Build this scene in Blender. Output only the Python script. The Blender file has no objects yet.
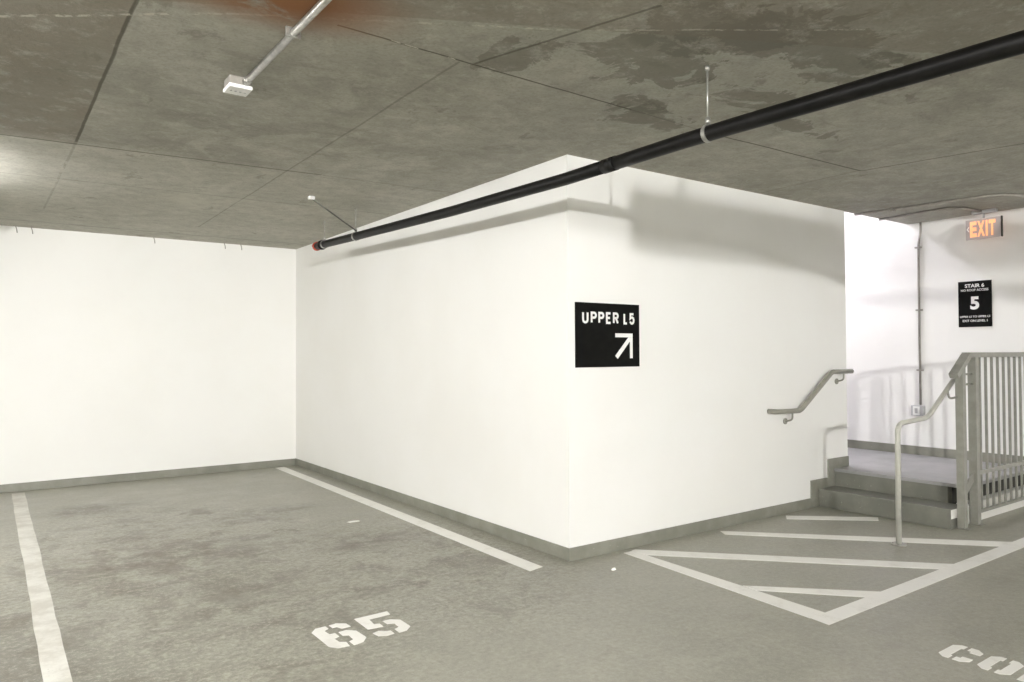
import bpy, bmesh, math, random
from mathutils import Vector, Matrix
random.seed(7)
C = bpy.context.scene.collection
S = bpy.context.scene

# ---------------------------------------------------------------- camera
f_px, pitch, roll, yaw = 727.1, 0.01838, -0.00519, 0.6240
CAM = Vector((-3.2972, -3.9062, 1.4432))
fw = Vector((math.sin(yaw)*math.cos(pitch), math.cos(yaw)*math.cos(pitch), math.sin(pitch)))
rt = Vector((math.cos(yaw), -math.sin(yaw), 0)); up = rt.cross(fw)
rt2 = rt*math.cos(roll) + up*math.sin(roll); up2 = up*math.cos(roll) - rt*math.sin(roll)
cd = bpy.data.cameras.new('camera'); cam = bpy.data.objects.new('camera', cd); C.objects.link(cam)
m3 = Matrix((rt2, up2, -fw)).transposed()
cam.matrix_world = Matrix.Translation(CAM) @ m3.to_4x4()
cd.sensor_width = 36; cd.lens = f_px*36/1024; cd.clip_start = .05
S.camera = cam

# ---------------------------------------------------------------- world, exposure, lamps
w = bpy.data.worlds.new('world'); S.world = w; w.use_nodes = True
w.node_tree.nodes['Background'].inputs[0].default_value = (.9, .95, 1, 1)
w.node_tree.nodes['Background'].inputs[1].default_value = .05
vs = S.view_settings
vs.view_transform = 'Standard'; vs.look = 'None'; vs.gamma = 1; vs.use_curve_mapping = False
vs.exposure = 0.12
H = 2.85                                   # ceiling height
WARM = (1, .99, .985); COOL = (.88, .85, 1.0)
# (x, y, z of ceiling above, rotation, watts, colour)
LAMPS = [
 (-3.62, 2.7, H, math.pi/2, .72, WARM),
 (-4.3, -.6, H, math.pi/2, 1.05, WARM),
 (-2.24, -2.75, H, 0, .5, WARM),
 (4.45, -3.6, H, math.pi/2, .30, WARM),
 (-4.6, -5.6, H, 0, .8, WARM),
 (4.2, 2.0, 4.6, 0, 1.5, COOL),
]                                          # last number: brightness relative to a normal tube
FLOODS = [(-5.4, 2.62, 13500), (-4.15, 2.50, 4500)]   # wall lamps on the far front wall: x, z, radiance

# ---------------------------------------------------------------- node helpers
def mat(name, col, rough=.6, metal=0, spec=.5):
    m = bpy.data.materials.new(name); m.use_nodes = True
    b = m.node_tree.nodes['Principled BSDF']
    b.inputs['Base Color'].default_value = (*col, 1); b.inputs['Roughness'].default_value = rough
    b.inputs['Metallic'].default_value = metal; b.inputs['Specular IOR Level'].default_value = spec
    return m
class N:
    def __init__(s, m):
        s.t = m.node_tree; s.b = s.t.nodes['Principled BSDF']
        s.geo = s.t.nodes.new('ShaderNodeNewGeometry').outputs['Position']
    def link(s, a, b): s.t.links.new(a, b)
    def inp(s, n, i, v):
        if isinstance(v, (int, float)): n.inputs[i].default_value = v
        elif isinstance(v, tuple): n.inputs[i].default_value = (*v, 1) if len(v) == 3 and n.inputs[i].type == 'RGBA' else v
        else: s.link(v, n.inputs[i])
    def noise(s, scale, detail=4, rough=.6, stretch=None, off=None, dist=0.):
        v = s.geo
        if stretch or off:
            mp = s.t.nodes.new('ShaderNodeMapping'); s.link(v, mp.inputs[0])
            if stretch: mp.inputs['Scale'].default_value = stretch
            if off: mp.inputs['Location'].default_value = off
            v = mp.outputs[0]
        n = s.t.nodes.new('ShaderNodeTexNoise'); s.link(v, n.inputs['Vector'])
        n.inputs['Scale'].default_value = scale; n.inputs['Detail'].default_value = detail
        n.inputs['Roughness'].default_value = rough; n.inputs['Distortion'].default_value = dist
        return n.outputs[0]
    def ramp(s, v, a, b, lo=0., hi=1.):
        n = s.t.nodes.new('ShaderNodeMapRange'); n.interpolation_type = 'SMOOTHSTEP'; n.clamp = True
        s.inp(n, 0, v); s.inp(n, 1, a); s.inp(n, 2, b); s.inp(n, 3, lo); s.inp(n, 4, hi)
        return n.outputs[0]
    def math(s, op, a, b=0., c=0.):
        n = s.t.nodes.new('ShaderNodeMath'); n.operation = op
        s.inp(n, 0, a); s.inp(n, 1, b)
        if op == 'MULTIPLY_ADD': s.inp(n, 2, c)
        return n.outputs[0]
    def mix(s, f, a, b, mode='MIX'):
        n = s.t.nodes.new('ShaderNodeMix'); n.data_type = 'RGBA'; n.blend_type = mode
        s.inp(n, 0, f); s.inp(n, 6, a); s.inp(n, 7, b)
        return n.outputs[2]
    def xyz(s):
        n = s.t.nodes.new('ShaderNodeSeparateXYZ'); s.link(s.geo, n.inputs[0]); return n.outputs
    def blob(s, x, y, rx, ry, z=None):
        """soft elliptical stain mask, ragged with noise"""
        X, Y, Z = s.xyz()
        dx = s.math('DIVIDE', s.math('SUBTRACT', X, float(x)), float(rx))
        dy = s.math('DIVIDE', s.math('SUBTRACT', Y, float(y)), float(ry))
        d = s.math('SQRT', s.math('ADD', s.math('MULTIPLY', dx, dx), s.math('MULTIPLY', dy, dy)))
        return s.ramp(d, .25, 1.15, 1., 0.)
    def seg(s, p0, p1, wid, wob=None, z=False):
        """line mask on the horizontal plane between two points"""
        X, Y, Z = s.xyz()
        L = math.hypot(p1[0]-p0[0], p1[1]-p0[1]); ux, uy = (p1[0]-p0[0])/L, (p1[1]-p0[1])/L
        ax = s.math('SUBTRACT', X, float(p0[0])); ay = s.math('SUBTRACT', Y, float(p0[1]))
        t = s.math('ADD', s.math('MULTIPLY', ax, ux), s.math('MULTIPLY', ay, uy))
        n = s.math('ADD', s.math('MULTIPLY', ax, -uy), s.math('MULTIPLY', ay, ux))
        if wob is not None: n = s.math('ADD', n, s.math('MULTIPLY', s.math('SUBTRACT', wob, .5), .018))
        a = s.ramp(s.math('ABSOLUTE', n), wid*.4, wid, 1., 0.)
        b = s.math('MULTIPLY', s.math('GREATER_THAN', t, 0.), s.math('LESS_THAN', t, float(L)))
        return s.math('MULTIPLY', a, b)
    def bump(s, h, strength=.2, dist=.01):
        n = s.t.nodes.new('ShaderNodeBump'); n.inputs['Strength'].default_value = strength
        n.inputs['Distance'].default_value = dist; s.link(h, n.inputs['Height'])
        s.link(n.outputs[0], s.b.inputs['Normal'])

# ---------------------------------------------------------------- materials
M = {}
# white painted walls
m = M['wall'] = mat('white_wall_paint', (.84, .83, .775), .55, spec=.3); n = N(m)
c = n.mix(n.ramp(n.noise(.9, 5), .35, .7), (.86, .855, .825), (.84, .832, .795))
n.link(c, n.b.inputs['Base Color']); n.bump(n.noise(60, 3), .06, .004)
# grey painted base
m = M['base'] = mat('grey_base_paint', (.23, .23, .19), .5); n = N(m)
c = n.mix(n.ramp(n.noise(5, 5), .35, .7), (.21, .21, .172), (.265, .262, .22))
c = n.mix(n.ramp(n.noise(26, 4, stretch=(1, 1, 4)), .70, .76), c, (.5, .49, .44))
n.link(c, n.b.inputs['Base Color'])
m = M['step'] = mat('grey_step_paint', (.2, .2, .165), .45); n = N(m)
c = n.mix(n.ramp(n.noise(4, 5), .35, .7), (.145, .147, .122), (.19, .19, .16))
c = n.mix(n.ramp(n.noise(45, 3), .68, .75), c, (.36, .36, .31))
n.link(c, n.b.inputs['Base Color']); n.bump(n.noise(90, 2), .12, .004)
# floor
m = M['floor'] = mat('coated_garage_floor', (.3, .3, .24), .4); n = N(m)
big = n.noise(.8, 6, .6); mid = n.noise(3.2, 8, .68, stretch=(1, 1.25, 1)); fine = n.noise(38, 4, .7); grit = n.noise(170, 2, .6)
c = n.mix(n.ramp(big, .3, .7), (.255, .25, .20), (.325, .318, .258))
c = n.mix(n.ramp(mid, .40, .66, 0, .75), c, (.375, .368, .305))
ext = n.math('MAXIMUM', n.blob(-2.2, 1.5, 1.5, 2.8), n.blob(-3.3, .3, .8, 1.6))
ext = n.math('MAXIMUM', ext, n.math('MULTIPLY', n.blob(-.9, .7, 1.3, 1.8), .6))
dk = n.ramp(n.math('ADD', n.noise(2.6, 9, .72, stretch=(1.0, 1.5, 1), off=(3.3, 1.7, 0), dist=.6), n.math('MULTIPLY', ext, .10)), .56, .70)
dk = n.math('MULTIPLY', dk, n.ramp(ext, .05, .6, .2, .85))
c = n.mix(dk, c, (.125, .108, .080))
brn = n.math('MULTIPLY', n.blob(-2.35, 1.75, .75, 1.1), n.ramp(n.noise(5, 8, .7), .42, .62))
c = n.mix(n.math('MULTIPLY', brn, .85), c, (.12, .085, .058))
for x, y, rx, ry in [(-2.55, 4.0, .45, .35), (-.9, 1.35, .45, .35), (-3.35, -.2, .5, .9), (-3.3, -.9, .7, .5), (-.55, .35, .5, .3), (-2.0, 1.0, .5, .35), (-1.1, 2.9, .5, .3)]:
    c = n.mix(n.math('MULTIPLY', n.math('MULTIPLY', n.blob(x, y, rx, ry), n.ramp(n.noise(6, 8, .75), .38, .56)), .7), c, (.125, .112, .082))
wr = n.math('MULTIPLY', n.ramp(n.noise(4.4, 9, .75, off=(9, 2, 0), dist=.8), .55, .66), n.ramp(ext, .0, .5, .12, .6))
c = n.mix(wr, c, (.43, .42, .35))
pat = n.noise(7, 9, .8, off=(2, 2, 0))
c = n.mix(n.math('MULTIPLY', n.ramp(pat, .40, .60), n.ramp(ext, 0., .5, .15, .5)), c, (.215, .205, .160))
c = n.mix(n.math('MULTIPLY', n.blob(-3.3, -.3, .9, 1.2), n.ramp(pat, .3, .55, .3, .75)), c, (.12, .112, .088))
c = n.mix(n.ramp(fine, .35, .75, 0, .35), c, (.17, .165, .13))
c = n.mix(n.ramp(grit, .56, .72, 0, .4), c, (.50, .49, .43))
g2 = n.noise(28, 6, .85, off=(5, 5, 0))
c = n.mix(n.math('MULTIPLY', n.ramp(g2, .50, .62), n.ramp(ext, 0., .45, .25, .55)), c, (.46, .445, .37))
c = n.mix(n.math('MULTIPLY', n.ramp(g2, .49, .40), n.ramp(ext, 0., .45, .15, .5)), c, (.13, .118, .090))
st = n.math('MULTIPLY', n.ramp(ext, .05, .5), n.ramp(n.noise(2.3, 8, .7, off=(8, 4, 0), dist=.4), .50, .66))
c = n.mix(n.math('MULTIPLY', st, .55), c, (.12, .105, .078))
for x, y, rx, ry, k in [(-2.30, 1.75, .75, .6, .75), (-2.5, 4.0, .55, .4, .55), (-.85, 1.35, .5, .35, .5), (-3.35, -.5, .55, 1.1, .75), (-.55, .35, .6, .3, .3), (-1.9, .7, .6, .35, .45), (2.6, -1.35, .6, .2, .2), (2.3, -2.0, .8, .25, .25)]:
    c = n.mix(n.math('MULTIPLY', n.math('MULTIPLY', n.blob(x, y, rx, ry), n.ramp(n.noise(5, 8, .78), .40, .60)), k), c, (.115, .095, .068))
n.link(c, n.b.inputs['Base Color'])
n.link(n.ramp(mid, .3, .75, .30, .5), n.b.inputs['Roughness'])
n.bump(n.math('ADD', n.math('MULTIPLY', grit, .6), fine), .28, .004)
m = M['landing'] = mat('landing_floor', (.30, .30, .30), .42); n = N(m)
c = n.mix(n.ramp(n.noise(2.2, 6), .35, .7), (.27, .268, .262), (.35, .345, .34))
n.link(c, n.b.inputs['Base Color']); n.bump(n.noise(120, 2), .15, .003)
# ceiling concrete
m = M['ceiling'] = mat('board_formed_concrete', (.3, .29, .25), .8, spec=.25); n = N(m)
big = n.noise(.75, 6, .62); mid = n.noise(2.6, 9, .68, dist=.5)
c = n.mix(n.ramp(big, .32, .68), (.32, .31, .265), (.41, .40, .345))
c = n.mix(n.ramp(mid, .42, .68, 0, .6), c, (.50, .485, .42))
c = n.mix(n.ramp(n.noise(2.1, 9, .7, stretch=(.7, 1.6, 1), off=(4, 9, 0), dist=1.2), .56, .66, 0, .42), c, (.24, .228, .185))
rag = n.noise(3.6, 10, .66, off=(1, 5, 0), dist=.7)
for (x, y, rx, ry, th) in [(-.15, -2.0, .9, .33, .50), (-.75, -1.9, .45, .3, .5), (-.7, -1.45, .42, .28, .5), (.15, -1.45, .45, .22, .52), (.35, -2.15, .4, .18, .55), (-1.3, -1.15, .25, .3, .55), (-.1, -.9, .6, .22, .56), (.9, -1.3, .5, .15, .58), (-.3, -1.0, .3, .16, .55)]:
    k = n.ramp(n.math('ADD', rag, n.math('MULTIPLY', n.blob(x, y, rx, ry), .20)), th+.075, th+.10)
    k = n.math('MULTIPLY', k, n.ramp(n.blob(x, y, rx*1.25, ry*1.25), .02, .3))
    c = n.mix(n.math('MULTIPLY', k, .62), c, (.15, .14, .112))
# rusty stain near the conduit, brownish bay at the left
X_, Y_, Z_ = n.xyz()
side = n.math('MULTIPLY', n.math('LESS_THAN', X_, -2.83), n.math('LESS_THAN', Y_, 1.68))
c = n.mix(n.math('MULTIPLY', side, n.ramp(n.noise(2.2, 8, .7), .2, .7, .5, .85)), c, (.215, .185, .145))
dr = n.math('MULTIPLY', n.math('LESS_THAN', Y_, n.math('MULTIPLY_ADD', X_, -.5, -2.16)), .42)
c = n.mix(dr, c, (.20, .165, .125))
c = n.mix(n.math('MULTIPLY', n.blob(-2.3, .2, .8, .9), .35), c, (.27, .27, .235))
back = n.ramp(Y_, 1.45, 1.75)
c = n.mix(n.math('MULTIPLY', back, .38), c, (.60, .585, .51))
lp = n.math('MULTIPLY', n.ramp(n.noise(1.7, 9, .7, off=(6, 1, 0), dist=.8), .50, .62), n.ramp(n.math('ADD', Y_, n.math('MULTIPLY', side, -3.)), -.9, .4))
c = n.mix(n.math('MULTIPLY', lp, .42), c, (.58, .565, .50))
c = n.mix(n.ramp(n.noise(9, 9, .78), .38, .66, 0, .35), c, (.22, .212, .175))
c = n.mix(n.ramp(n.noise(6, 9, .8, off=(7, 3, 0)), .50, .66, 0, .45), c, (.52, .505, .44))
c = n.mix(n.ramp(n.noise(55, 3, .7), .45, .7, 0, .28), c, (.17, .165, .135))
dk2 = n.ramp(n.noise(2.4, 10, .72, stretch=(1.6, 1, 1), off=(2, 8, 0), dist=.4), .60, .66)
c = n.mix(n.math('MULTIPLY', dk2, .45), c, (.17, .16, .125))
# form joints
wob = n.noise(3, 3)
J = [((-2.83, -1.4), (-2.84, 1.6), .012, .75), ((-2.84, 1.6), (-2.88, 4.3), .012, .25), ((-4.5, 1.78), (-1.2, 1.54), .014, .7), ((-1.2, 1.54), (-.05, 1.5), .01, .3), ((-4.5, 2.9), (-.05, 2.7), .012, .35), ((-4.5, 5.1), (-.02, 5.1), .016, .5),
     ((-2.1, -.98), (-.3, -.93), .009, .8), ((-.3, -.93), (.45, -.9), .008, .3), ((.45, -.9), (2.18, -.94), .010, .8), ((2.18, -.94), (2.62, -3.3), .010, .8), ((-1.47, -.95), (-1.45, 4.5), .010, .35), ((-1.4, -.97), (-1.1, -1.9), .012, .6), ((2.15, -.94), (2.2, -.03), .012, .3), ((3.4, -.03), (3.5, -3), .01, .25)]
for p0, p1, wd, k in J:
    c = n.mix(n.math('MULTIPLY', n.seg(p0, p1, wd, wob), k), c, (.075, .068, .050))
brk = n.ramp(n.noise(16, 5, .7), .46, .56)
for p0, p1, wd, k in [((-3.6, .0), (-2.5, -.82), .014, .8), ((-2.5, -.82), (-1.26, -1.50), .012, .75), ((-1.26, -1.50), (-.2, -2.25), .010, .5), ((-1.9, -.97), (-1.5, -.95), .006, 1.), ((-2.86, 2.2), (-2.88, 3.3), .010, .5)]:
    c = n.mix(n.math('MULTIPLY', n.math('MULTIPLY', n.seg(p0, p1, wd, n.math('MULTIPLY', n.noise(7, 6, .75), 2.)), brk), k), c, (.56, .53, .45))
rag2 = rag
c = n.mix(n.math('MULTIPLY', n.math('MULTIPLY', n.blob(-2.42, -1.12, .62, .38), n.ramp(rag, .25, .45)), 1.), c, (.25, .115, .05))
wp = n.math('MULTIPLY', n.blob(-1.75, 3.05, .45, .6), n.ramp(n.noise(4, 7, .65), .45, .6))
c = n.mix(n.math('MULTIPLY', wp, .55), c, (.55, .54, .46))
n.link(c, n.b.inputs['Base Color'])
n.bump(n.math('ADD', mid, n.math('MULTIPLY', n.noise(40, 4), .35)), .3, .012)
# paint, metals, plastics
m = M['paint'] = mat('white_line_paint', (.83, .82, .74), .45); n = N(m)
c = n.mix(n.ramp(n.noise(6, 8, .7), .50, .68, 0, .38), (.80, .79, .74), (.58, .56, .49))
c = n.mix(n.ramp(n.noise(90, 3), .66, .74, 0, .5), c, (.4, .39, .33))
n.link(c, n.b.inputs['Base Color']); n.bump(n.noise(120, 2), .2, .003)
m = M['worn_paint'] = mat('worn_white_line_paint', (.6, .59, .54), .5); n = N(m)
c = n.mix(n.ramp(n.noise(4, 8, .7), .38, .62), (.64, .63, .57), (.50, .48, .42))
c = n.mix(n.ramp(n.noise(70, 3), .64, .72, 0, .5), c, (.35, .34, .29))
n.link(c, n.b.inputs['Base Color']); n.bump(n.noise(120, 2), .2, .003)
def speck(name, a, b, rough, metal=0, sc=14):
    m = M[name] = mat(name, a, rough, metal); n = N(m)
    n.link(n.mix(n.ramp(n.noise(sc, 5), .35, .7), a, b), n.b.inputs['Base Color']); return m
speck('rail_paint', (.235, .232, .20), (.28, .277, .24), .38)
speck('lit_rail_paint', (.44, .435, .385), (.50, .495, .44), .32)  # rail paint lightened for the bright light on the standing handrail
speck('wall_rail_paint', (.25, .245, .205), (.29, .285, .24), .35)
speck('galvanised', (.34, .335, .31), (.52, .51, .47), .28, .75, 30)
speck('dull_conduit', (.30, .28, .25), (.38, .36, .32), .5, .3)
speck('black_pipe', (.004, .004, .0036), (.009, .0085, .008), .45)
M['black_pipe'].node_tree.nodes['Principled BSDF'].inputs['Specular IOR Level'].default_value = .22
speck('red_cap', (.38, .045, .03), (.48, .09, .05), .45)
speck('steel', (.38, .375, .345), (.48, .475, .44), .35, .7, 40)
speck('dark_steel', (.10, .10, .09), (.14, .14, .12), .5, .3)
speck('sign_black', (.0045, .0045, .004), (.007, .007, .006), .8)
M['sign_black'].node_tree.nodes['Principled BSDF'].inputs['Specular IOR Level'].default_value = .12
speck('sign_white', (.86, .86, .83), (.9, .9, .88), .6)
speck('plastic_white', (.80, .80, .78), (.84, .84, .82), .4)
speck('box_grey', (.42, .42, .42), (.5, .5, .5), .45, .3)
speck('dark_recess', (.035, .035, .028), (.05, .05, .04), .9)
speck('duct_metal', (.5, .5, .48), (.6, .6, .58), .4, .7)
speck('paper', (.85, .85, .8), (.8, .8, .75), .8)
def emit(name, col, s):
    m = M[name] = mat(name, (.8, .8, .8), .5)
    b = m.node_tree.nodes['Principled BSDF']; b.inputs['Emission Color'].default_value = (*col, 1); b.inputs['Emission Strength'].default_value = s
emit('exit_glow', (1.0, .36, .14), .75); emit('arrow_glow', (1, .85, .75), .3)
M['exit_glow'].node_tree.nodes['Principled BSDF'].inputs['Base Color'].default_value = (.75, .55, .32, 1)
m = M['exit_panel'] = mat('clear_panel', (.78, .74, .75), .25)
m.node_tree.nodes['Principled BSDF'].inputs['Transmission Weight'].default_value = .35

# ---------------------------------------------------------------- mesh helpers
def B(): return bmesh.new()
def box(bm, x0, x1, y0, y1, z0, z1, bev=0):
    r = bmesh.ops.create_cube(bm, size=1); vs_ = r['verts']
    for v in vs_:
        v.co = Vector(((x0+x1)/2 + v.co.x*(x1-x0), (y0+y1)/2 + v.co.y*(y1-y0), (z0+z1)/2 + v.co.z*(z1-z0)))
    if bev:
        es = list({e for v in vs_ for e in v.link_edges})
        bmesh.ops.bevel(bm, geom=es, offset=bev, segments=2, affect='EDGES', profile=.5)
    return bm
def bar(bm, p0, p1, w_, h_):
    """rectangular bar from p0 to p1; w_ across (horizontal), h_ high"""
    p0, p1 = Vector(p0), Vector(p1); d = (p1-p0).normalized()
    s = d.cross(Vector((0, 0, 1)))
    s = Vector((0, 1, 0)) if s.length < 1e-4 else s.normalized()
    u = s.cross(d)
    q = []
    for p in (p0, p1):
        q.append([bm.verts.new(p + s*a*w_/2 + u*b*h_/2) for a, b in ((-1, -1), (1, -1), (1, 1), (-1, 1))])
    for i in range(4): bm.faces.new((q[0][i], q[0][(i+1) % 4], q[1][(i+1) % 4], q[1][i]))
    bm.faces.new(q[0][::-1]); bm.faces.new(q[1])
    bmesh.ops.recalc_face_normals(bm, faces=bm.faces)
    return bm
def fillet(pts, r, k=6):
    pts = [Vector(p) for p in pts]; out = [pts[0]]
    for i in range(1, len(pts)-1):
        a, b, c_ = pts[i-1], pts[i], pts[i+1]; rr = min(r, (a-b).length*.45, (c_-b).length*.45)
        s0 = b + (a-b).normalized()*rr; s1 = b + (c_-b).normalized()*rr
        for j in range(k+1):
            t = j/k; out.append(s0*(1-t)**2 + b*2*t*(1-t) + s1*t*t)
    return out + [pts[-1]]
def tube(bm, pts, r, seg=16, caps=True):
    pts = [Vector(p) for p in pts]; rs = r if isinstance(r, (list, tuple)) else [r]*len(pts)
    rings = []; prev = None
    for i, p in enumerate(pts):
        t = ((pts[min(i+1, len(pts)-1)] - p).normalized() + (p - pts[max(i-1, 0)]).normalized())
        t = t.normalized() if t.length > 1e-9 else (pts[-1]-pts[0]).normalized()
        if prev is None:
            a = Vector((0, 0, 1)) if abs(t.z) < .9 else Vector((1, 0, 0)); s = t.cross(a).normalized()
        else: s = (prev - t*prev.dot(t)).normalized()
        prev = s; u = t.cross(s)
        rings.append([bm.verts.new(p + (s*math.cos(2*math.pi*j/seg) + u*math.sin(2*math.pi*j/seg))*rs[i]) for j in range(seg)])
    fs = []
    for a, b in zip(rings, rings[1:]):
        for j in range(seg): f_ = bm.faces.new((a[j], a[(j+1) % seg], b[(j+1) % seg], b[j])); f_.smooth = True; fs.append(f_)
    if caps: bm.faces.new(rings[0][::-1]); bm.faces.new(rings[-1])
    bmesh.ops.recalc_face_normals(bm, faces=bm.faces)
    return bm
def prism(bm, poly, z0, z1, axis='z'):
    """extrude a 2D polygon; axis z: (x,y); y: (x,z); x: (y,z)"""
    def P(a, b, h): return {'z': (a, b, h), 'y': (a, h, b), 'x': (h, a, b)}[axis]
    lo = [bm.verts.new(P(a, b, z0)) for a, b in poly]; hi = [bm.verts.new(P(a, b, z1)) for a, b in poly]
    k = len(poly)
    for i in range(k): bm.faces.new((lo[i], lo[(i+1) % k], hi[(i+1) % k], hi[i]))
    f0 = bm.faces.new(lo[::-1]); f1 = bm.faces.new(hi)
    bmesh.ops.recalc_face_normals(bm, faces=bm.faces)
    return bm
def empty(name, loc, label, cat, group=None):
    o = bpy.data.objects.new(name, None); C.objects.link(o); o.location = loc; o.empty_display_size = .1
    o['label'] = label; o['category'] = cat
    if group: o['group'] = group
    return o
def world_loc(o):
    v = Vector((0, 0, 0))
    while o: v += o.location; o = o.parent
    return v
def obj(name, bm, material, parent=None, label=None, mod=None):
    me = bpy.data.meshes.new(name)
    if parent is not None: off = world_loc(parent)
    else:
        xs = [v.co for v in bm.verts]
        off = Vector(((min(v.x for v in xs)+max(v.x for v in xs))/2, (min(v.y for v in xs)+max(v.y for v in xs))/2, min(v.z for v in xs)))
    for v in bm.verts: v.co -= off
    bm.to_mesh(me); bm.free()
    o = bpy.data.objects.new(name, me); C.objects.link(o); me.materials.append(M[material])
    if parent is not None: o.parent = parent
    else: o.location = off
    if label: o['label'] = label
    return o
def tag(o, label, cat, group=None):
    o['label'] = label; o['category'] = cat
    if group: o['group'] = group
    return o
def struct(name, bm, material, label=None):
    o = obj(name, bm, material); o['kind'] = 'structure'
    if label: o['label'] = label
    return o
def text_bm(s, size, sx=1., weight=.0, spacing=1., depth=.0015, align='CENTER'):
    cu = bpy.data.curves.new('t', 'FONT'); cu.body = s; cu.size = size; cu.offset = weight; cu.extrude = depth
    cu.space_character = spacing; cu.align_x = align; cu.align_y = 'CENTER'; cu.resolution_u = 4
    o = bpy.data.objects.new('t', cu); C.objects.link(o)
    me = bpy.data.meshes.new_from_object(o.evaluated_get(bpy.context.evaluated_depsgraph_get()))
    bpy.data.objects.remove(o); bm = B(); bm.from_mesh(me); bpy.data.meshes.remove(me)
    for v in bm.verts: v.co.x *= sx
    return bm
def place(bm, origin, right, upv):
    right, upv = Vector(right), Vector(upv); nrm = right.cross(upv)
    for v in bm.verts: v.co = Vector(origin) + right*v.co.x + upv*v.co.y + nrm*v.co.z
    return bm
def text_fit(s, x0, x1, h, weight=0., spacing=1.):
    """text scaled so it spans x0..x1 and is h high, centred vertically on 0"""
    bm = text_bm(s, 1., weight=weight, spacing=spacing, depth=0.001)
    a = min(v.co.x for v in bm.verts); b = max(v.co.x for v in bm.verts)
    c0 = min(v.co.y for v in bm.verts); c1 = max(v.co.y for v in bm.verts)
    for v in bm.verts:
        v.co.x = x0 + (v.co.x-a)/(b-a)*(x1-x0); v.co.y = ((v.co.y-c0)/(c1-c0)-.5)*h
    return bm

# ---------------------------------------------------------------- the room
Lb, Lc, XD = 5.56, 3.589, 4.90
X0, Y0 = -8.5, -10.8
struct('floor', box(B(), X0-.2, XD+.2, Y0-.2, Lb+.2, -.2, 0), 'floor', 'grey coated garage floor with worn brown stains')
bm = B(); prism(bm, [(X0-.2, Y0-.2), (XD, Y0-.2), (XD, .02), (Lc, .02), (Lc, Lb+.2), (X0-.2, Lb+.2)], H, H+.3)
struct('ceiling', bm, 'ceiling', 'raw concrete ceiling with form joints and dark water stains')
struct('wall_back', box(B(), X0-.2, Lc, Lb, Lb+.2, 0, H), 'wall', 'plain white wall at the end of the parking stalls')
struct('wall_center', box(B(), 0, Lc, 0, Lb-.001, 0, H-.001), 'wall', 'white block of wall with the outside corner, carrying the black arrow sign')
struct('wall_left', box(B(), X0-.2, X0, Y0-.2, Lb, 0, H), 'wall')
struct('wall_front', box(B(), X0, XD, Y0-.2, Y0, 0, H), 'wall')
struct('wall_right', box(B(), XD, XD+.2, Y0-.2, 3.2, 0, 4.7), 'wall', 'white wall behind the landing, carrying the stair sign')
struct('wall_stairwell_back', box(B(), Lc+.001, XD, 3.0, 3.2, 0, 4.7), 'wall')
bm = B(); box(bm, Lc-.2, Lc, .0, 3.2, H+.301, 4.7); box(bm, Lc, XD-.001, -.18, .02, H+.301, 4.7)
struct('wall_upper', bm, 'wall')
struct('ceiling_stairwell', box(B(), Lc-.2, XD+.2, -.2, 3.2, 4.701, 4.9), 'ceiling')
struct('floor_stairwell', box(B(), Lc+.001, XD-.001, -.0118, 2.999, 0, .330), 'landing')
# grey painted bases
t = .012
struct('baseboard_back', box(B(), X0, -t, Lb-t, Lb, 0, .088, .003), 'base')
struct('baseboard_center_left', box(B(), -t, 0, -t, Lb, 0, .090, .003), 'base')
bm = prism(B(), [(0, 0), (0, .090), (2.94, .087), (2.94, .250), (3.228, .250), (3.228, .425), (3.589, .425), (3.589, 0)], -t, 0, 'y')
struct('baseboard_center_right', bm, 'base', 'grey painted base stepping up the wall beside the steps')
struct('baseboard_right', box(B(), XD-t, XD, -1.17, 3.0, .33, .425, .003), 'base')

# ---------------------------------------------------------------- steps and landing
t_ = empty('entry_steps', (3.9, -.4, 0), 'grey painted concrete steps and landing below the stair sign', 'steps')
obj('lower_step', box(B(), 3.055, 3.336, -1.17, -t, 0, .163, .006), 'step', t_)
obj('upper_riser', box(B(), 3.337, 3.42, -1.03, -t, 0, .300, .004), 'step', t_)
bm = B(); box(bm, 3.325, XD-.001, -1.17, -.0121, .300, .330, .003)
obj('landing', bm, 'landing', t_)
obj('landing_core', box(B(), 3.425, XD-.001, -1.08, -.013, 0, .299), 'dark_recess', t_, 'dark recessed side below the landing')  # near-black colour carries the shade in the recess
obj('curb', box(B(), 3.36, XD-.001, -1.169, -1.081, 0, .165, .006), 'paint', t_, 'white painted curb under the railing')
obj('lit_end', box(B(), 3.06, 3.33, -1.174, -1.1702, .085, .158), 'paint', t_, 'lit patch painted white on the end of the lower step')  # lit part of the step end put in as white paint

# ---------------------------------------------------------------- painted floor markings
PT = .0025
def quad(name, poly, parent=None, label=None, cat='painted line', group=None, m_='paint'):
    o = obj(name, prism(B(), poly, .0004, PT), m_, parent)
    if parent is None: tag(o, label, cat, group)
    return o
def ragged(poly, step=.12, amp=.006):
    out = []
    for i, a in enumerate(poly):
        b = poly[(i+1) % len(poly)]; a_, b_ = Vector(a), Vector(b); L = (b_-a_).length; k = max(1, int(L/step))
        for j in range(k):
            p = a_.lerp(b_, j/k)
            if j: p += Vector((random.uniform(-amp, amp), random.uniform(-amp, amp)))
            out.append((p.x, p.y))
    return out
quad('painted_line', ragged([(-3.09, 5.43), (-2.975, 5.41), (-2.985, -.12), (-2.985, -4.2), (-3.095, -4.2), (-3.09, -.05)], .25, .004),
     label='worn white stall line at the left edge, running toward the plain back wall', m_='worn_paint')
quad('painted_line', [(-.302, 5.47), (-.180, 5.50), (-.237, .001), (-.366, -.028)],
     label='clean white stall line running along the foot of the wall to its outside corner')
h = empty('hatched_marking', (1.6, -.9, 0), 'white painted no-parking area with slanted bars in front of the steps', 'floor marking')
quad('edge_line', [(.445, -.078), (.54, -.079), (.478, -1.62), (.335, -1.62)], h)
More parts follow.
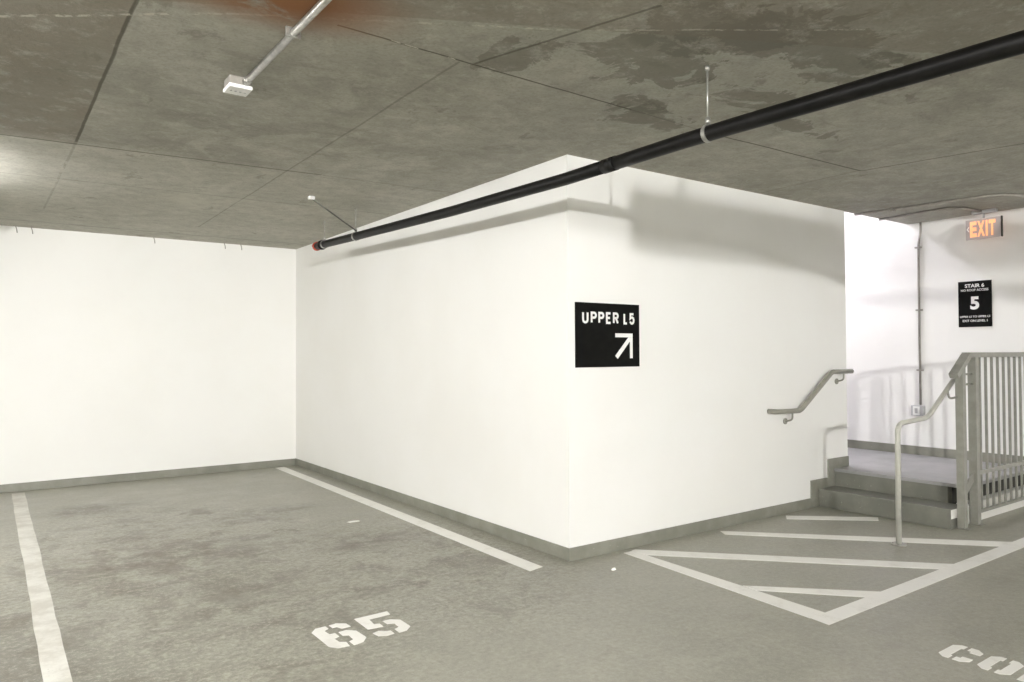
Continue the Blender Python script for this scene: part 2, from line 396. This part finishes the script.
quad('front_line', [(.325, -1.735), (.34, -1.621), (6.0*.8, -1.621), (4.8, -1.735)], h)
for pl_ in [((2.335, -.150), (2.45, -.066), (3.025, -.588), (2.90, -.660)),
                    ((1.47, -.175), (1.53, -.078), (3.01, -1.6205), (2.79, -1.6205)),
                    ((.5405, -.22), (.5405, -.064), (.58, -.064), (2.04, -1.6205), (1.84, -1.6205)),
                    ((.502, -1.165), (.510, -1.055), (1.075, -1.6205), (.905, -1.6205))]:
    quad('slanted_bar', list(pl_), h)
# stall number 65
nroot = empty('stall_number', (-1.69, -.32, 0), 'white stencilled stall number 65 on the floor between two stall lines', 'floor marking')
def glyph(name, polys, parent, label=None):
    bm = B()
    for p in polys: prism(bm, p, .0004, PT)
    o = obj(name, bm, 'paint', parent)
    if label: o['label'] = label
glyph('digit', [
 [(-1.925, -.205), (-1.890, -.163), (-1.834, -.161), (-1.833, -.202), (-1.862, -.221), (-1.858, -.279), (-1.828, -.282), (-1.828, -.336), (-1.860, -.351), (-1.856, -.405), (-1.828, -.427), (-1.833, -.482), (-1.890, -.475), (-1.921, -.430)],
 [(-1.814, -.160), (-1.770, -.153), (-1.728, -.188), (-1.725, -.241), (-1.775, -.241), (-1.788, -.205), (-1.811, -.205)],
 [(-1.809, -.280), (-1.765, -.276), (-1.726, -.315), (-1.720, -.429), (-1.757, -.476), (-1.812, -.486), (-1.812, -.427), (-1.785, -.415), (-1.782, -.350), (-1.809, -.335)]], nroot)
glyph('digit', [
 [(-1.667, -.152), (-1.468, -.149), (-1.476, -.204), (-1.603, -.206), (-1.612, -.288), (-1.583, -.296), (-1.586, -.348), (-1.669, -.335)],
 [(-1.555, -.272), (-1.510, -.272), (-1.468, -.310), (-1.468, -.428), (-1.510, -.468), (-1.556, -.474), (-1.554, -.415), (-1.522, -.400), (-1.518, -.338), (-1.553, -.326)],
 [(-1.672, -.400), (-1.632, -.388), (-1.600, -.418), (-1.580, -.420), (-1.582, -.468), (-1.622, -.473), (-1.664, -.452)]], nroot)
# COMPACT: letters read facing +x, each .205 tall and .14 wide; local (u right = -y, v up = +x)
croot = empty('compact_marking', (.49, -2.8, 0), 'white stencilled word of capital letters at the lower right, cut off by the frame', 'floor marking')
def letter(polys, y_left):
    glyph('letter', [[(.385 + v, y_left - u) for u, v in p] for p in polys], croot)
Wd, Ht, s_ = .135, .210, .045
rc = .03
Lp = [(0, .03), (.03, 0), (.055, 0), (.055, s_), (.045, s_), (.045, Ht-s_), (.055, Ht-s_), (.055, Ht), (.03, Ht), (0, Ht-.03)]
Rp = [(Wd-u, v) for u, v in Lp]
letter([Lp, [(.072, 0), (.105, 0), (Wd, .03), (Wd, .068), (.09, .068), (.09, s_), (.072, s_)], [(.072, Ht), (.105, Ht), (Wd, Ht-.03), (Wd, Ht-.068), (.09, Ht-.068), (.09, Ht-s_), (.072, Ht-s_)]], -2.243)
letter([Lp, Rp], -2.411)
letter([[(0, 0), (.042, 0), (.042, Ht), (0, Ht)], [(.05, Ht), (.085, .09), (.12, Ht), (.12, Ht-.07), (.085, .03), (.05, Ht-.07)], [(.128, 0), (.17, 0), (.17, Ht), (.128, Ht)]], -2.58)
letter([[(0, 0), (.045, 0), (.045, Ht), (0, Ht)], [(.058, Ht), (.11, Ht), (Wd, Ht-.03), (Wd, .11), (.11, .08), (.058, .08), (.058, .12), (.09, .12), (.09, Ht-.04), (.058, Ht-.04)]], -2.785)
letter([[(0, 0), (.045, 0), (.075, Ht), (.045, Ht)], [(.085, Ht), (.115, Ht), (.155, 0), (.11, 0)], [(.06, .05), (.1, .05), (.095, .08), (.065, .08)]], -2.955)
letter([Lp, [(.072, 0), (.105, 0), (Wd, .03), (Wd, .068), (.09, .068), (.09, s_), (.072, s_)], [(.072, Ht), (.105, Ht), (Wd, Ht-.03), (Wd, Ht-.068), (.09, Ht-.068), (.09, Ht-s_), (.072, Ht-s_)]], -3.145)
letter([[(.045, 0), (.09, 0), (.09, Ht-.055), (.045, Ht-.055)], [(0, Ht-.04), (Wd, Ht-.04), (Wd, Ht), (0, Ht)]], -3.31)

# ---------------------------------------------------------------- UPPER L5 sign
r = empty('directional_sign', (.379, 0, 1.347), 'square black sign reading UPPER L5 with a white diagonal arrow', 'sign')
SX0, SX1, SZ0, SZ1 = .062, .697, 1.347, 1.812
obj('panel', box(B(), SX0, SX1, -.008, -.0005, SZ0, SZ1, .0015), 'sign_black', r)
bm = B(); Wn = SX1-SX0; Hn = SZ1-SZ0
# own narrow sans: stroke letters on a 1 x 1.75 grid
def strokes(bm, segs, ox, oz, sw, sh, th, yy):
    for pl in segs:
        pl = [p for i, p in enumerate(pl) if i == 0 or math.dist(p, pl[i-1]) > 1e-4]
        P = [(ox+a*sw, oz+b*sh) for a, b in pl]
        L_, R_ = [], []
        for i, p in enumerate(P):
            p = Vector(p); a = Vector(P[max(i-1, 0)]); b = Vector(P[min(i+1, len(P)-1)])
            d0 = (p-a).normalized() if i else (b-p).normalized(); d1 = (b-p).normalized() if i < len(P)-1 else d0
            n0 = Vector((-d0.y, d0.x)); n1 = Vector((-d1.y, d1.x)); mi = (n0+n1).normalized(); k = th/2/max(.5, mi.dot(n0))
            L_.append(p+mi*k); R_.append(p-mi*k)
        for i in range(len(P)-1):
            q = [L_[i], R_[i], R_[i+1], L_[i+1]]
            prism(bm, [(v.x, v.y) for v in q], yy-.0012, yy, 'y')
def arc(cx, cy, rx, ry, a0, a1, k=8):
    return [(cx+rx*math.cos(math.radians(a0+(a1-a0)*i/k)), cy+ry*math.sin(math.radians(a0+(a1-a0)*i/k))) for i in range(k+1)]
G = {
 'U': [[(0, 1), (0, .28)] + arc(.5, .28, .5, .28, 180, 360) + [(1, .28), (1, 1)]],
 'P': [[(0, 0), (0, 1), (.6, 1)] + arc(.6, .75, .4, .25, 90, -90) + [(.6, .5), (.05, .5)]],
 'E': [[(1, 1), (0, 1), (0, 0), (1, 0)], [(0, .52), (.85, .52)]],
 'R': [[(0, 0), (0, 1), (.6, 1)] + arc(.6, .76, .4, .24, 90, -90) + [(.05, .52)], [(.5, .52), (1, 0)]],
 'L': [[(0, 1), (0, 0), (.9, 0)]],
 '5': [[(.95, 1), (.12, 1), (.05, .52)] + [(.3, .64)] + arc(.5, .33, .5, .33, 80, -90) + arc(.5, .33, .5, .33, -105, -160, 4)],
}
pxx = lambda u: SX0 + u*Wn
for ch, u0, u1 in (('U', .098, .192), ('P', .226, .318), ('P', .342, .433), ('E', .460, .543), ('R', .569, .660), ('L', .738, .810), ('5', .832, .918)):
    bm = B(); strokes(bm, G[ch], pxx(u0)+.0085, SZ0+Hn*.694, (u1-u0)*Wn-.017, Hn*.150, .017, -.0083)
    obj('letter', bm, 'sign_white', r)
bm = B()
prism(bm, [(pxx(0.6040), SZ0+.470*Hn), (pxx(0.8840), SZ0+.470*Hn), (pxx(0.8840), SZ0+.532*Hn), (pxx(0.6040), SZ0+.532*Hn)], -.0095, -.0083, 'y')
prism(bm, [(pxx(0.8390), SZ0+.135*Hn), (pxx(0.8840), SZ0+.135*Hn), (pxx(0.8840), SZ0+.469*Hn), (pxx(0.8390), SZ0+.469*Hn)], -.0095, -.0083, 'y')
prism(bm, [(pxx(0.6010), SZ0+.175*Hn), (pxx(0.6410), SZ0+.128*Hn), (pxx(0.8385), SZ0+.405*Hn), (pxx(0.8385), SZ0+.469*Hn), (pxx(0.8140), SZ0+.469*Hn)], -.0095, -.0083, 'y')
obj('arrow', bm, 'sign_white', r)

# ---------------------------------------------------------------- STAIR 6 sign on the right wall (faces -x; reading right = -y)
yl, yr, zb, zt = -.487, -.797, 1.700, 2.170
r = empty('stair_sign', (XD, (yl+yr)/2, zb), 'upright black stair sign with a large white number 5 on the wall behind the landing', 'sign')
obj('panel', box(B(), XD-.010, XD-.0005, yr, yl, zb, zt, .0015), 'sign_black', r)
W_, H_ = yl-yr, zt-zb; cy = (yl+yr)/2
for s, cz, hh, wd, wt in (('STAIR 6', .900, .080, .58, .02), ('NO ROOF ACCESS', .805, .050, .82, .012), ('5', .520, .285, .27, .04), ('UPPER L5 TO UPPER L5', .225, .042, .90, .01), ('EXIT ON LEVEL 1', .135, .048, .74, .012)):
    bm = text_fit(s, -wd*W_/2, wd*W_/2, hh*H_, wt)
    place(bm, (XD-.0112, cy, zb+cz*H_), (0, -1, 0), (0, 0, 1))
    obj('lettering', bm, 'sign_white', r)

# ---------------------------------------------------------------- EXIT sign
xe = 4.70
r = empty('exit_sign', (xe, -.81, H), 'lit exit sign with a left arrow hanging from the ceiling above the landing', 'sign')
obj('canopy', box(B(), xe-.03, xe+.03, -.93, -.71, H-.035, H-.0005, .006), 'box_grey', r)
obj('stem', tube(B(), [(xe, -.81, H-.035), (xe, -.81, 2.772)], .010), 'box_grey', r)
obj('panel', box(B(), xe-.010, xe+.010, -.965, -.650, 2.567, 2.766, .002), 'exit_panel', r)
obj('end_trim', box(B(), xe-.014, xe+.014, -.975, -.9651, 2.567, 2.770, .002), 'dark_recess', r, 'dark end strip')
for s, u0, u1 in (('E', -.690, -.750), ('X', -.757, -.823), ('I', -.832, -.850), ('T', -.858, -.918)):
    bm = text_fit(s, u0, u1, .155, .045)
    for v in bm.verts: v.co.x = -v.co.x; v.co.z *= 12
    bmesh.ops.recalc_face_normals(bm, faces=bm.faces)
    place(bm, (xe, 0, 2.668), (0, -1, 0), (0, 0, 1)); obj('letter', bm, 'exit_glow', r)
bm = B(); 
prism(bm, [(-.659, 2.672), (-.678, 2.698), (-.684, 2.692), (-.670, 2.672), (-.684, 2.652), (-.678, 2.646)], xe-.012, xe-.0105, 'x')
obj('arrow', bm, 'arrow_glow', r)

# ---------------------------------------------------------------- guard railing (y = -1.24)
yg = -1.207
r = empty('guard_railing', (3.9, yg, 0), 'grey painted steel railing with square pickets along the edge of the landing', 'railing')
def post(x, w_, top, name='post'):
    obj(name, box(B(), x-w_/2, x+w_/2, yg-w_/2, yg+w_/2, 0, top, .003), 'rail_paint', r)
post(3.18, .060, 1.345); post(3.42, .064, 1.40)
post(4.86, .058, 1.40)
bm = B(); bar(bm, (3.06, yg, 1.248), (3.30, yg, 1.414), .068, .044)
obj('sloped_cap', bm, 'rail_paint', r)
obj('top_rail', box(B(), 3.29, 4.895, yg-.034, yg+.034, 1.398, 1.440, .003), 'rail_paint', r)
obj('middle_rail', box(B(), 3.453, 4.83, yg-.016, yg+.016, .410, .440, .002), 'rail_paint', r)
obj('bottom_rail', box(B(), 3.453, 4.83, yg-.016, yg+.016, .088, .110, .002), 'rail_paint', r)
x = 3.54
while x < 4.80:
    obj('picket', box(B(), x-.009, x+.009, yg-.009, yg+.009, .1101, 1.3979), 'rail_paint', r); x += .122
for z in (1.26, 1.175):
    obj('spacer_bolt', tube(B(), [(3.21, yg, z), (3.388, yg, z)], .009, 8), 'rail_paint', r)
obj('bolt_head', tube(B(), [(3.452, yg-.01, 1.26), (3.464, yg-.01, 1.26)], .016, 8), 'rail_paint', r)
bm = B(); prism(bm, [(3.211, .10), (3.235, .10), (3.26, .27), (3.387, .36), (3.387, .43), (3.30, .39), (3.225, .30)], yg-.006, yg+.006, 'y')
obj('gusset_plate', bm, 'rail_paint', r)
for px_ in (3.18, 3.42): obj('base_plate', box(B(), px_-.045, px_+.045, yg-.06, yg+.036, .0, .008, .002), 'rail_paint', r)

# ---------------------------------------------------------------- free-standing handrail (y = -1.157)
yh = -1.148
r = empty('handrail', (2.255, yh, 0), 'pale steel pipe handrail standing on the floor in front of the steps', 'handrail')
path = fillet([(2.255, yh, .004), (2.262, yh, .905), (2.735, yh, .925), (3.20, yh, 1.215)], .085, 8)
obj('rail_pipe', tube(B(), path, .0195), 'lit_rail_paint', r)
obj('floor_flange', tube(B(), [(2.255, yh, .0), (2.255, yh, .010)], .055, 20), 'steel', r)
for a in (0, 1, 2, 3):
    cx_, cy_ = 2.255+.041*math.cos(a*math.pi/2+.6), yh+.041*math.sin(a*math.pi/2+.6)
    obj('screw', tube(B(), [(cx_, cy_, .0101), (cx_, cy_, .017)], .007, 8), 'steel', r)
pb = fillet([(3.140, yg+.01, 1.075), (3.10, yh-.005, 1.06), (3.085, yh, 1.125)], .03)
obj('bracket', tube(B(), pb, .009, 8), 'rail_paint', r)

# ---------------------------------------------------------------- wall handrail on the centre wall
yw = -.078
r = empty('handrail', (2.9, 0, .85), 'short grey handrail fixed on two brackets to the white wall, above the stepped base', 'handrail')
pts = fillet([(2.305, -.003, .928), (2.305, yw, .928), (2.672, yw, .920), (3.20, yw, 1.262), (3.545, yw, 1.262)], .04, 6)
obj('rail_pipe', tube(B(), pts, .0225), 'wall_rail_paint', r)
for bx_, bz in ((2.55, .902), (3.40, 1.240)):
    g = obj('bracket', tube(B(), fillet([(bx_, yw, bz+.005), (bx_, yw, bz-.060), (bx_, -.010, bz-.075)], .03), .008, 10), 'wall_rail_paint', r)
    obj('wall_plate', tube(B(), [(bx_, -.010, bz-.075), (bx_, -.0005, bz-.075)], .028, 16), 'wall_rail_paint', g)

# ---------------------------------------------------------------- conduit and outlet on the right wall
r = empty('wall_conduit', (XD, -.11, .87), 'thin grey conduit running down the white wall from ceiling to outlet box', 'conduit')
pc = [(XD-.016, -.125, H-.001), (XD-.016, -.125, 2.76), (XD-.016, -.097, 2.60), (XD-.016, -.097, .869)]
obj('pipe', tube(B(), fillet(pc, .06), .0115, 12), 'dull_conduit', r)
for z in (2.58, 1.9, 1.25): obj('strap', box(B(), XD-.030, XD-.0005, -.130, -.064, z-.008, z+.008, .002), 'dull_conduit', r)
r = empty('outlet_box', (XD, -.07, .757), 'small grey electrical box with a white cover at the foot of the conduit', 'outlet')
obj('housing', box(B(), XD-.055, XD-.0005, -.140, -.010, .757, .868, .006), 'box_grey', r)
obj('cover', box(B(), XD-.060, XD-.0551, -.105, -.035, .765, .860, .003), 'plastic_white', r, 'white cover plate')
obj('receptacle', box(B(), XD-.063, XD-.0601, -.085, -.055, .785, .840, .002), 'box_grey', r)

# ---------------------------------------------------------------- ceiling conduits at the right
def conduit(label, pts, rr, straps=(), material='dull_conduit', grp=None):
    o = empty('ceiling_conduit', pts[0], label, 'conduit', grp)
    obj('pipe', tube(B(), fillet(pts, .28, 10), rr, 10), material, o)
    for (x_, y_) in straps: obj('strap', box(B(), x_-.035, x_+.035, y_-.010, y_+.010, H-.032, H-.0005, .002), material, o)
    return o
conduit('thin dark conduit on the ceiling, the nearer of the two beside the stairwell opening', [(3.80, .012, H-.014), (3.95, -1.31, H-.014), (4.6, -1.34, H-.014)], .012, [(3.845, -.35)])
conduit('thin dark conduit on the ceiling curving to the lit exit sign', [(4.285, .012, H-.014), (4.215, -.76, H-.014), (4.668, -.80, H-.014)], .012)

# ---------------------------------------------------------------- ceiling box with conduit
r = empty('ceiling_conduit', (-2.24, -1.4, H), 'shiny straight conduit crossing the ceiling to the small white-faced box', 'conduit')
obj('pipe', tube(B(), [(-2.250, -.172, H-.024), (-2.230, -2.40, H-.024)], .0165, 14), 'galvanised', r)
obj('strap', box(B(), -2.278, -2.212, -.857, -.843, H-.043, H-.0005, .002), 'galvanised', r)
obj('connector', tube(B(), [(-2.250, -.172, H-.024), (-2.250, -.205, H-.024)], .021, 12), 'galvanised', r)
r = empty('junction_box', (-2.285, -.12, H), 'small grey ceiling box with a white face at the end of the conduit', 'box')
obj('housing', box(B(), -2.330, -2.222, -.165, -.055, H-.042, H-.0005, .004), 'dull_conduit', r)
obj('sensor_face', box(B(), -2.334, -2.218, -.170, -.050, H-.062, H-.0421, .005), 'plastic_white', r, 'white face')
for i in range(4): obj('dimple', tube(B(), [(-2.31+.023*i, -.11, H-.0621), (-2.31+.023*i, -.11, H-.064)], .006, 10), 'box_grey', r)

# ---------------------------------------------------------------- black sprinkler pipe
xp = -.45
zc = [(-7.5, 2.30), (-5.0, 2.345), (-4.2, 2.46), (-2.94, 2.496), (-1.6, 2.518), (-.53, 2.510), (.85, 2.533), (2.7, 2.584), (3.25, 2.602), (3.66, 2.612)]
def zp(y):
    for (a, za), (b, zb_) in zip(zc, zc[1:]):
        if a <= y <= b: return za+(zb_-za)*(y-a)/(b-a)
r = empty('sprinkler_pipe', (xp, -1.5, 2.5), 'long black pipe hanging below the ceiling with a red end cap', 'pipe')
def ys(a, b, k): return [a+(b-a)*i/k for i in range(k+1)]
obj('pipe_length', tube(B(), [(xp, y, zp(y)) for y in ys(-.9, 3.62, 24)], .038, 24), 'black_pipe', r)
obj('pipe_length', tube(B(), [(xp, y, zp(y)) for y in ys(-7.45, -.9001, 24)], .0385, 24), 'black_pipe', r)
obj('coupling', tube(B(), [(xp, -.96, zp(-.96)), (xp, -.86, zp(-.86))], .041, 24), 'black_pipe', r)
obj('coupling', tube(B(), [(xp, 3.45, zp(3.45)), (xp, 3.49, zp(3.49))], .050, 20), 'black_pipe', r)
obj('end_cap', tube(B(), [(xp, 3.60, zp(3.6)), (xp, 3.63, zp(3.63)), (xp, 3.66, zp(3.66)), (xp, 3.66, zp(3.66)-.0001)], [.047, .047, .040, .001], 20), 'red_cap', r, 'red grooved end cap')
for y, rr in ((-1.6, .0385), (2.60, .038), (3.40, .038), (-5.2, .0385)):
    hh = obj('hanger', tube(B(), [(xp, y, zp(y)+rr+.03), (xp, y, H-.0005)], .0048, 8), 'steel', r, 'steel hanger rod')
    ring = [(xp+(rr+.004)*math.cos(a), y, zp(y)+(rr+.004)*math.sin(a)) for a in [2*math.pi*i/24+math.pi/2 for i in range(24)]]
    bm = B(); k = 24
    for i in range(k): bar(bm, ring[i], ring[(i+1) % k], .022, .004)
    bm2 = bm
    obj('hanger_ring', bm2, 'steel', hh)
    obj('hanger_nut', tube(B(), [(xp, y, zp(y)+rr+.008), (xp, y, zp(y)+rr+.036)], .014, 6), 'steel', hh)
    obj('ceiling_anchor', tube(B(), [(xp, y, H-.022), (xp, y, H-.0005)], .012, 8), 'steel', hh)
bm = tube(B(), [(xp-.01, 2.56, zp(2.56)+.045), (-.985, 2.325, H-.02)], .007, 8)
g = obj('sway_brace', bm, 'dark_steel', r, 'thin diagonal steel brace')
obj('brace_foot', box(B(), -1.015, -.965, 2.30, 2.345, H-.028, H-.0005, .003), 'plastic_white', g)

# ---------------------------------------------------------------- small bits
def blobby(rx, ry, rz, k=9):
    bm = B(); bmesh.ops.create_icosphere(bm, subdivisions=2, radius=1)
    for v in bm.verts:
        q = 1+random.uniform(-.25, .25); v.co = Vector((v.co.x*rx*q, v.co.y*ry*q, max(0, (v.co.z+.6)*rz)))
    return bm
def put(bm, x_, y_, z_):
    for v in bm.verts: v.co += Vector((x_, y_, z_))
    return bm
tag(obj('paper_scrap', put(blobby(.055, .022, .006), -.72, 2.03, .0), 'paper'), 'white scrap lying on the floor near the middle of the numbered stall', 'scrap')
tag(obj('paper_scrap', put(blobby(.018, .012, .010), .10, -.337, .0), 'paper'), 'tiny pale crumb on the floor off the outside wall corner', 'scrap')
for x_, lab in ((-2.93, 'second tie wire from the left, hanging where ceiling meets the back wall'), (-3.07, 'leftmost tie wire hanging where ceiling meets the back wall'), (-1.72, 'tie wire poking from the ceiling at the middle of the back wall'),
                (-.92, 'tie wire poking from the ceiling, left one of the close pair near the inside corner'), (-.72, 'tie wire poking from the ceiling, nearest the inside corner')):
    bm = tube(B(), [(x_, Lb-.03, H), (x_+.01, Lb-.035, H-.035), (x_+.015, Lb-.025, H-.07)], .005, 6)
    tag(obj('tie_wire', bm, 'dull_conduit'), lab, 'wire', 'tie wires along the top of the back wall')

# ---------------------------------------------------------------- ceiling lights and duct outside the frame
def tube_mat(name, col, k):
    emit(name, col, k); return name
def lamp(x_, y_, zc_, rot, k, col, i):
    o = empty('ceiling_light', (x_, y_, zc_), 'long white linear light fixed under the ceiling', 'ceiling light', 'linear ceiling lights')
    L_ = 1.2
    def turn(bm):
        for v in bm.verts:
            a, b = v.co.x, v.co.y
            v.co.x = x_ + a*math.cos(rot) - b*math.sin(rot); v.co.y = y_ + a*math.sin(rot) + b*math.cos(rot)
        return bm
    obj('housing', turn(box(B(), -L_/2, L_/2, -.06, .06, zc_-.04, zc_-.0005, .004)), 'plastic_white', o)
    prof = [(.045*math.cos(a), zc_-.0401-.05*math.sin(a)) for a in [math.pi*j/10 for j in range(11)]]
    obj('lens', turn(prism(B(), prof, -L_/2+.02, L_/2-.02, 'x')), tube_mat('lit_lens_%d' % i, col, 200*k), o, 'lit rounded lens')
for i, a in enumerate(LAMPS): lamp(*a, i)
for x_, z_, k in FLOODS:
    o = empty('wall_lamp', (x_, Y0, z_), 'square flood lamp fixed high on the far wall', 'wall lamp', 'flood lamps on the far wall')
    obj('housing', box(B(), x_-.10, x_+.10, Y0+.0005, Y0+.12, z_-.08, z_+.08, .01), 'box_grey', o)
    obj('lens', box(B(), x_-.075, x_+.075, Y0+.1201, Y0+.14, z_-.055, z_+.055, .006), tube_mat('lit_flood', WARM, k), o, 'lit glass')
r = empty('shade_duct', (1.4, -5.0, H), 'unseen rectangular sheet metal duct under the ceiling, placed to shade the center wall', 'duct')  # unseen duct, placed and sized to cast the wall's shadow band
obj('duct_body', box(B(), -2.15, XD-.01, -5.12, -4.9, 2.405, 2.660, .004), 'duct_metal', r)
for x_ in (-1.9, -.8, 1.0, 2.3, 3.6, 4.8): obj('strap', box(B(), x_-.012, x_+.012, -5.02, -5.0, 2.6601, H-.0005), 'duct_metal', r)
